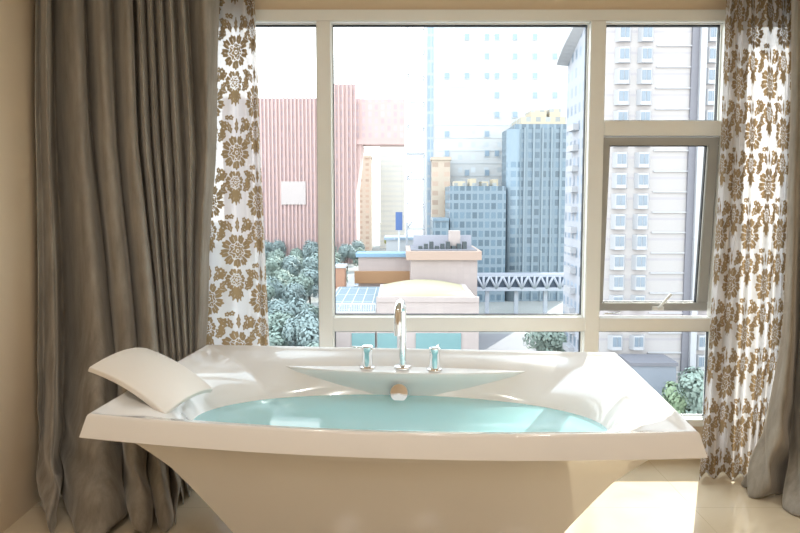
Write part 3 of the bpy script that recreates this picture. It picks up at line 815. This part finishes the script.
part_box(t_, 'roof', (-w/2-.5,-.5,h),(w/2+.5,10.5,h+.7), m_bl)
t_, w, h = bld('orange_kiosk', 'narrow orange and white gatehouse beside the street', 'building', 335, 344, 268, 149, 5, plain('kiosk_orange', srgb(226,174,146), .8))
part_box(t_, 'roof', (-w/2-.3,-.3,h),(w/2+.3,5.3,h+.5), wht)
sg = thing('blue_sign', 'upright blue sign board left of the mast foot', 'sign', (P(399,200,169).x, 169, GZ))
z0 = P(399,230,170).z-GZ; z1 = P(399,212,170).z-GZ
part_box(sg, 'panel', (-.9,0,z0),(.9,.5,z1), plain('sign_blue', srgb(92,130,196), .5)); MB().tube([(0,.25,0),(0,.25,z0)], .25, 8).build('post', m_steel, sg)
# --- truss footbridge
D = 172
xa = P(478,200,D).x; xb = P(568,200,D).x; z0 = P(500,291,D).z; z1 = P(500,274,D).z
fb = thing('footbridge', 'white truss footbridge in front of the blue glass offices', 'bridge', (xa, D, GZ))
L_ = xb-xa; z0 -= GZ; z1 -= GZ
m_tr = plain('white_truss', srgb(214,220,236), .5, noise_amt=.02)
part_box(fb, 'deck', (0,0,z0),(L_,3.2,z0+.9), m_tr); part_box(fb, 'top_chord', (0,0,z1-.8),(L_,.5,z1), m_tr); part_box(fb, 'top_chord', (0,2.7,z1-.8),(L_,3.2,z1), m_tr)
m_db = plain('bridge_dark_glass', srgb(96,118,142), .4)  # dark blue-grey sheet along the middle of the bridge
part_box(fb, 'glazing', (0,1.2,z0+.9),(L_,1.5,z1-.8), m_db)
nb = 7
for i in range(nb):
    x = L_*i/nb; dx = L_/nb
    for a_, b_ in (((x,.2,z1-.6),(x+dx/2,.2,z0+.6)),((x+dx/2,.2,z0+.6),(x+dx,.2,z1-.6)),((x+dx/2,.2,z0+.6),(x+dx/2,.2,z1-.6))):
        MB().tube([a_, b_], .34, 6).build('brace', m_tr, fb)
for x in (L_*.12, L_*.45, L_*.78): part_box(fb, 'pier', (x-.5,1,0),(x+.5,2,z0), m_tr)
# --- lawn, streets
lawn = plain('lawn_green', srgb(150,182,150), .9, noise_amt=.1, nscale=.3)
struct('lawn', MB().box((24,158,GZ),(52,170,GZ+.1)), lawn, 'green lawn strip below the footbridge')
asph = plain('pale_asphalt', srgb(150,154,164), .85, noise_amt=.04, nscale=.1)
struct('street', MB().box((-20,148,GZ),(-14,270,GZ+.06)), asph, 'pale street running away beside the trees')
struct('forecourt', MB().box((12,90,GZ),(30,150,GZ+.06)), plain('forecourt_pale', srgb(150,150,156), .85, noise_amt=.04, nscale=.1), 'pale forecourt below the footbridge')
# --- trees
def leafm(name, c1, c2):
    m, nt, out = new_mat(name); b = N(nt, 'ShaderNodeBsdfPrincipled')
    tc = N(nt, 'ShaderNodeTexCoord'); nz = N(nt, 'ShaderNodeTexNoise'); nz.inputs['Scale'].default_value = 1.2; nt.links.new(tc.outputs['Object'], nz.inputs['Vector'])
    nt.links.new(mixc(nt, nz.outputs['Fac'], c1, c2), b.inputs['Base Color']); b.inputs['Roughness'].default_value = .7
    nt.links.new(b.outputs[0], out.inputs[0]); return m
lf1 = leafm('foliage_grey_green', srgb(184,202,190), srgb(152,176,166)); lf2 = leafm('foliage_blue_green', srgb(180,200,198), srgb(154,176,178)); lf3 = leafm('foliage_yellow', srgb(216,214,130), srgb(180,190,110))  # leaf greens paled to carry the haze
lf4 = leafm('foliage_fresh', srgb(186,206,168), srgb(150,178,142))
bark = plain('bark', srgb(110,100,92), .9)
def tree_meshes(mat, seed, H_=11, Rr=4.2):
    rnd = random.Random(seed); tr = MB()
    tr.tube([(0,0,0),(.1,0,H_*.3),(.0,.1,H_*.7)], [.35,.26,.1], 7)
    for k in range(4):
        a = k*1.6+seed; tr.tube([(0,0,H_*(.3+.07*k)),(math.cos(a)*Rr*.5,math.sin(a)*Rr*.5,H_*(.52+.07*k))], [.14,.05], 5)
    cr = MB()
    blobs = [(Vector((rnd.uniform(-.45,.45)*Rr, rnd.uniform(-.45,.45)*Rr, H_*rnd.uniform(.42,.85))), Rr*rnd.uniform(.42,.62)) for _ in range(9)]
    for c_, r in blobs:
        for _ in range(230):
            d = Vector((rnd.gauss(0,1),rnd.gauss(0,1),rnd.gauss(0,1))).normalized(); p = c_+d*r*rnd.uniform(.72,1.05)
            s_ = rnd.uniform(.28,.55); u = d.cross(Vector((rnd.gauss(0,1),rnd.gauss(0,1),rnd.gauss(0,1)))).normalized(); v = (d+u*.4).cross(u).normalized()
            cr.add([p-u*s_,p-v*s_*.6,p+u*s_,p+v*s_*.6], [(0,1,2,3)])
    t1 = tr.build('trunk', bark); c1 = cr.build('crown', mat)
    return t1.data, c1.data, t1, c1
TM = []
for i, (mt_, H_, Rr) in enumerate(((lf1,12,4.6),(lf2,14,5),(lf1,10,4.2),(lf3,7,2.6),(lf4,8,3.4))):
    a_, b_, t1, c1 = tree_meshes(mt_, i+1, H_, Rr); TM.append((a_, b_))
    bpy.data.objects.remove(t1); bpy.data.objects.remove(c1)
def tree(k, x, y, s_, label, group=None, z=GZ):
    t_ = thing('tree', label, 'tree', (x,y,z), (x*7+y*3) % 6.28, group); t_.scale = (s_,s_,s_)
    for nm, d in zip(('trunk','crown'), TM[k]): link(bpy.data.objects.new(nm, d), t_)
    return t_
rnd = random.Random(12); cnt = 0; TP = []
for row, Y in enumerate((100,108,117,126,136,147,159,172,186,202,220,240,262,286,312)):
    x0 = P(200,200,Y).x; x1 = P(316,200,Y).x if Y < 145 else -20.5 if Y < 265 else P(374,200,Y).x
    x = x0+(row % 2)*3
    while x < x1:
        xx, yy = x+rnd.uniform(-1,1), Y+rnd.uniform(-1,1); x += 7.6
        if xx > x1: continue
        tree(rnd.choice((0,1,2)), xx, yy, rnd.uniform(.80,1.02), 'grey-green leafy tree in the dense park left of the street', 'park trees left of the street')
for (px, D_, k, s_, lb) in ((545,118,0,.75,'leafy tree at the forecourt edge, left of the pair in the lower middle pane'),(563,116,2,.85,'leafy tree at the forecourt edge, right of the pair in the lower middle pane'),
    (579,155,4,.7,'small green tree at the right end of the footbridge'),(391,380,3,1.5,'small yellow tree beside the blue sign'),(690,84,4,.85,'fresh green tree beside the grey annex in the lower right pane'),(712,82,0,.8,'grey-green tree at the far right of the lower right pane')):
    p_ = P(px,200,D_); tree(k, p_.x, D_, s_, lb)
# --- cars on the street
def car(x, y, col, label):
    t_ = thing('car', label, 'car', (x,y,GZ+.06))
    def slab(pr, wd, nm, m):
        rings = [[(sx*wd, yy, zz) for yy, zz in pr] for sx in (-1,1)]
        return MB().loft(rings, smooth=False).build(nm, m, t_)
    slab([(-2.2,.35),(2.2,.35),(2.25,.8),(1.2,.95),(-1.7,.98),(-2.25,.85)], .88, 'body', col)
    slab([(1.1,.95),(.5,1.42),(-1.0,1.45),(-1.6,.98)], .76, 'cabin', m_bg)
    for sx in (-1,1):
        for yy in (-1.4,1.4): MB().tube([(sx*.78,yy,.33),(sx*.92,yy,.33)], .33, 12).build('wheel', MT['gasket'], t_)
cw = plain('car_white', srgb(240,240,240), .2); cd = plain('car_dark', srgb(90,96,110), .2); crd = plain('car_red', srgb(190,110,100), .2)
for (x,y,c_,lb) in ((-18.5,156,cw,'white car on the street, nearest of the four'),(-15.5,168,cd,'dark car on the street behind the nearest white one'),(-18.5,196,crd,'reddish car in the middle of the street'),(-15.5,232,cw,'white car furthest up the street')): car(x,y,c_,lb)

# ================================================================== light
w = bpy.data.worlds.new('world'); SC.world = w; w.use_nodes = True; nt = w.node_tree
bg = nt.nodes['Background']
tc = nt.nodes.new('ShaderNodeTexCoord'); sp = nt.nodes.new('ShaderNodeSeparateXYZ'); nt.links.new(tc.outputs['Generated'], sp.inputs[0])
rp = nt.nodes.new('ShaderNodeValToRGB'); rp.color_ramp.elements[0].position = 0; rp.color_ramp.elements[0].color = (1,.97,.95,1)
rp.color_ramp.elements[1].position = .8; rp.color_ramp.elements[1].color = (.78,.89,1,1)
nt.links.new(sp.outputs[2], rp.inputs[0]); nt.links.new(rp.outputs[0], bg.inputs[0])
bg.inputs[1].default_value = 4.4
sun = bpy.data.lights.new('sun', 'SUN'); sun.energy = 9; sun.angle = math.radians(.15); sun.color = (1,.95,.86)
so = bpy.data.objects.new('sun', sun); link(so)
dirv = Vector((-.5,-1,-.82)).normalized()
so.rotation_euler = dirv.to_track_quat('-Z','Y').to_euler(); so.location = (100,200,200)
# ceiling lamps behind the camera
lampm, nt, out = new_mat('lamp_glow'); em = N(nt, 'ShaderNodeEmission'); em.inputs[0].default_value = (1,.86,.66,1); em.inputs[1].default_value = 12; nt.links.new(em.outputs[0], out.inputs[0])
lamps = [(-.9,.9),(.0,.9),(.9,.9),(-.9,-.8),(.0,-.8),(.9,-.8)]
for i, (x, y) in enumerate(lamps):
    lt = thing('downlight', 'round recessed ceiling downlight behind the camera', 'lamp', (x,y,ZC), 0, 'ceiling downlights')
    MB().lathe([(.075,-.012),(.075,0),(.055,0),(.055,-.012)], n=24).build('trim_ring', MT['frame'], lt)
    MB().lathe([(.054,-.008),(.054,-.002)], n=24).build('lens', lampm, lt)
    l = bpy.data.lights.new('downlight_bulb', 'AREA'); l.shape = 'DISK'; l.size = .1; l.energy = 7.6; l.color = (1,.955,.915); l.spread = PI
    lo = bpy.data.objects.new('downlight_bulb', l); link(lo, lt); lo.location = (0,0,-.02)
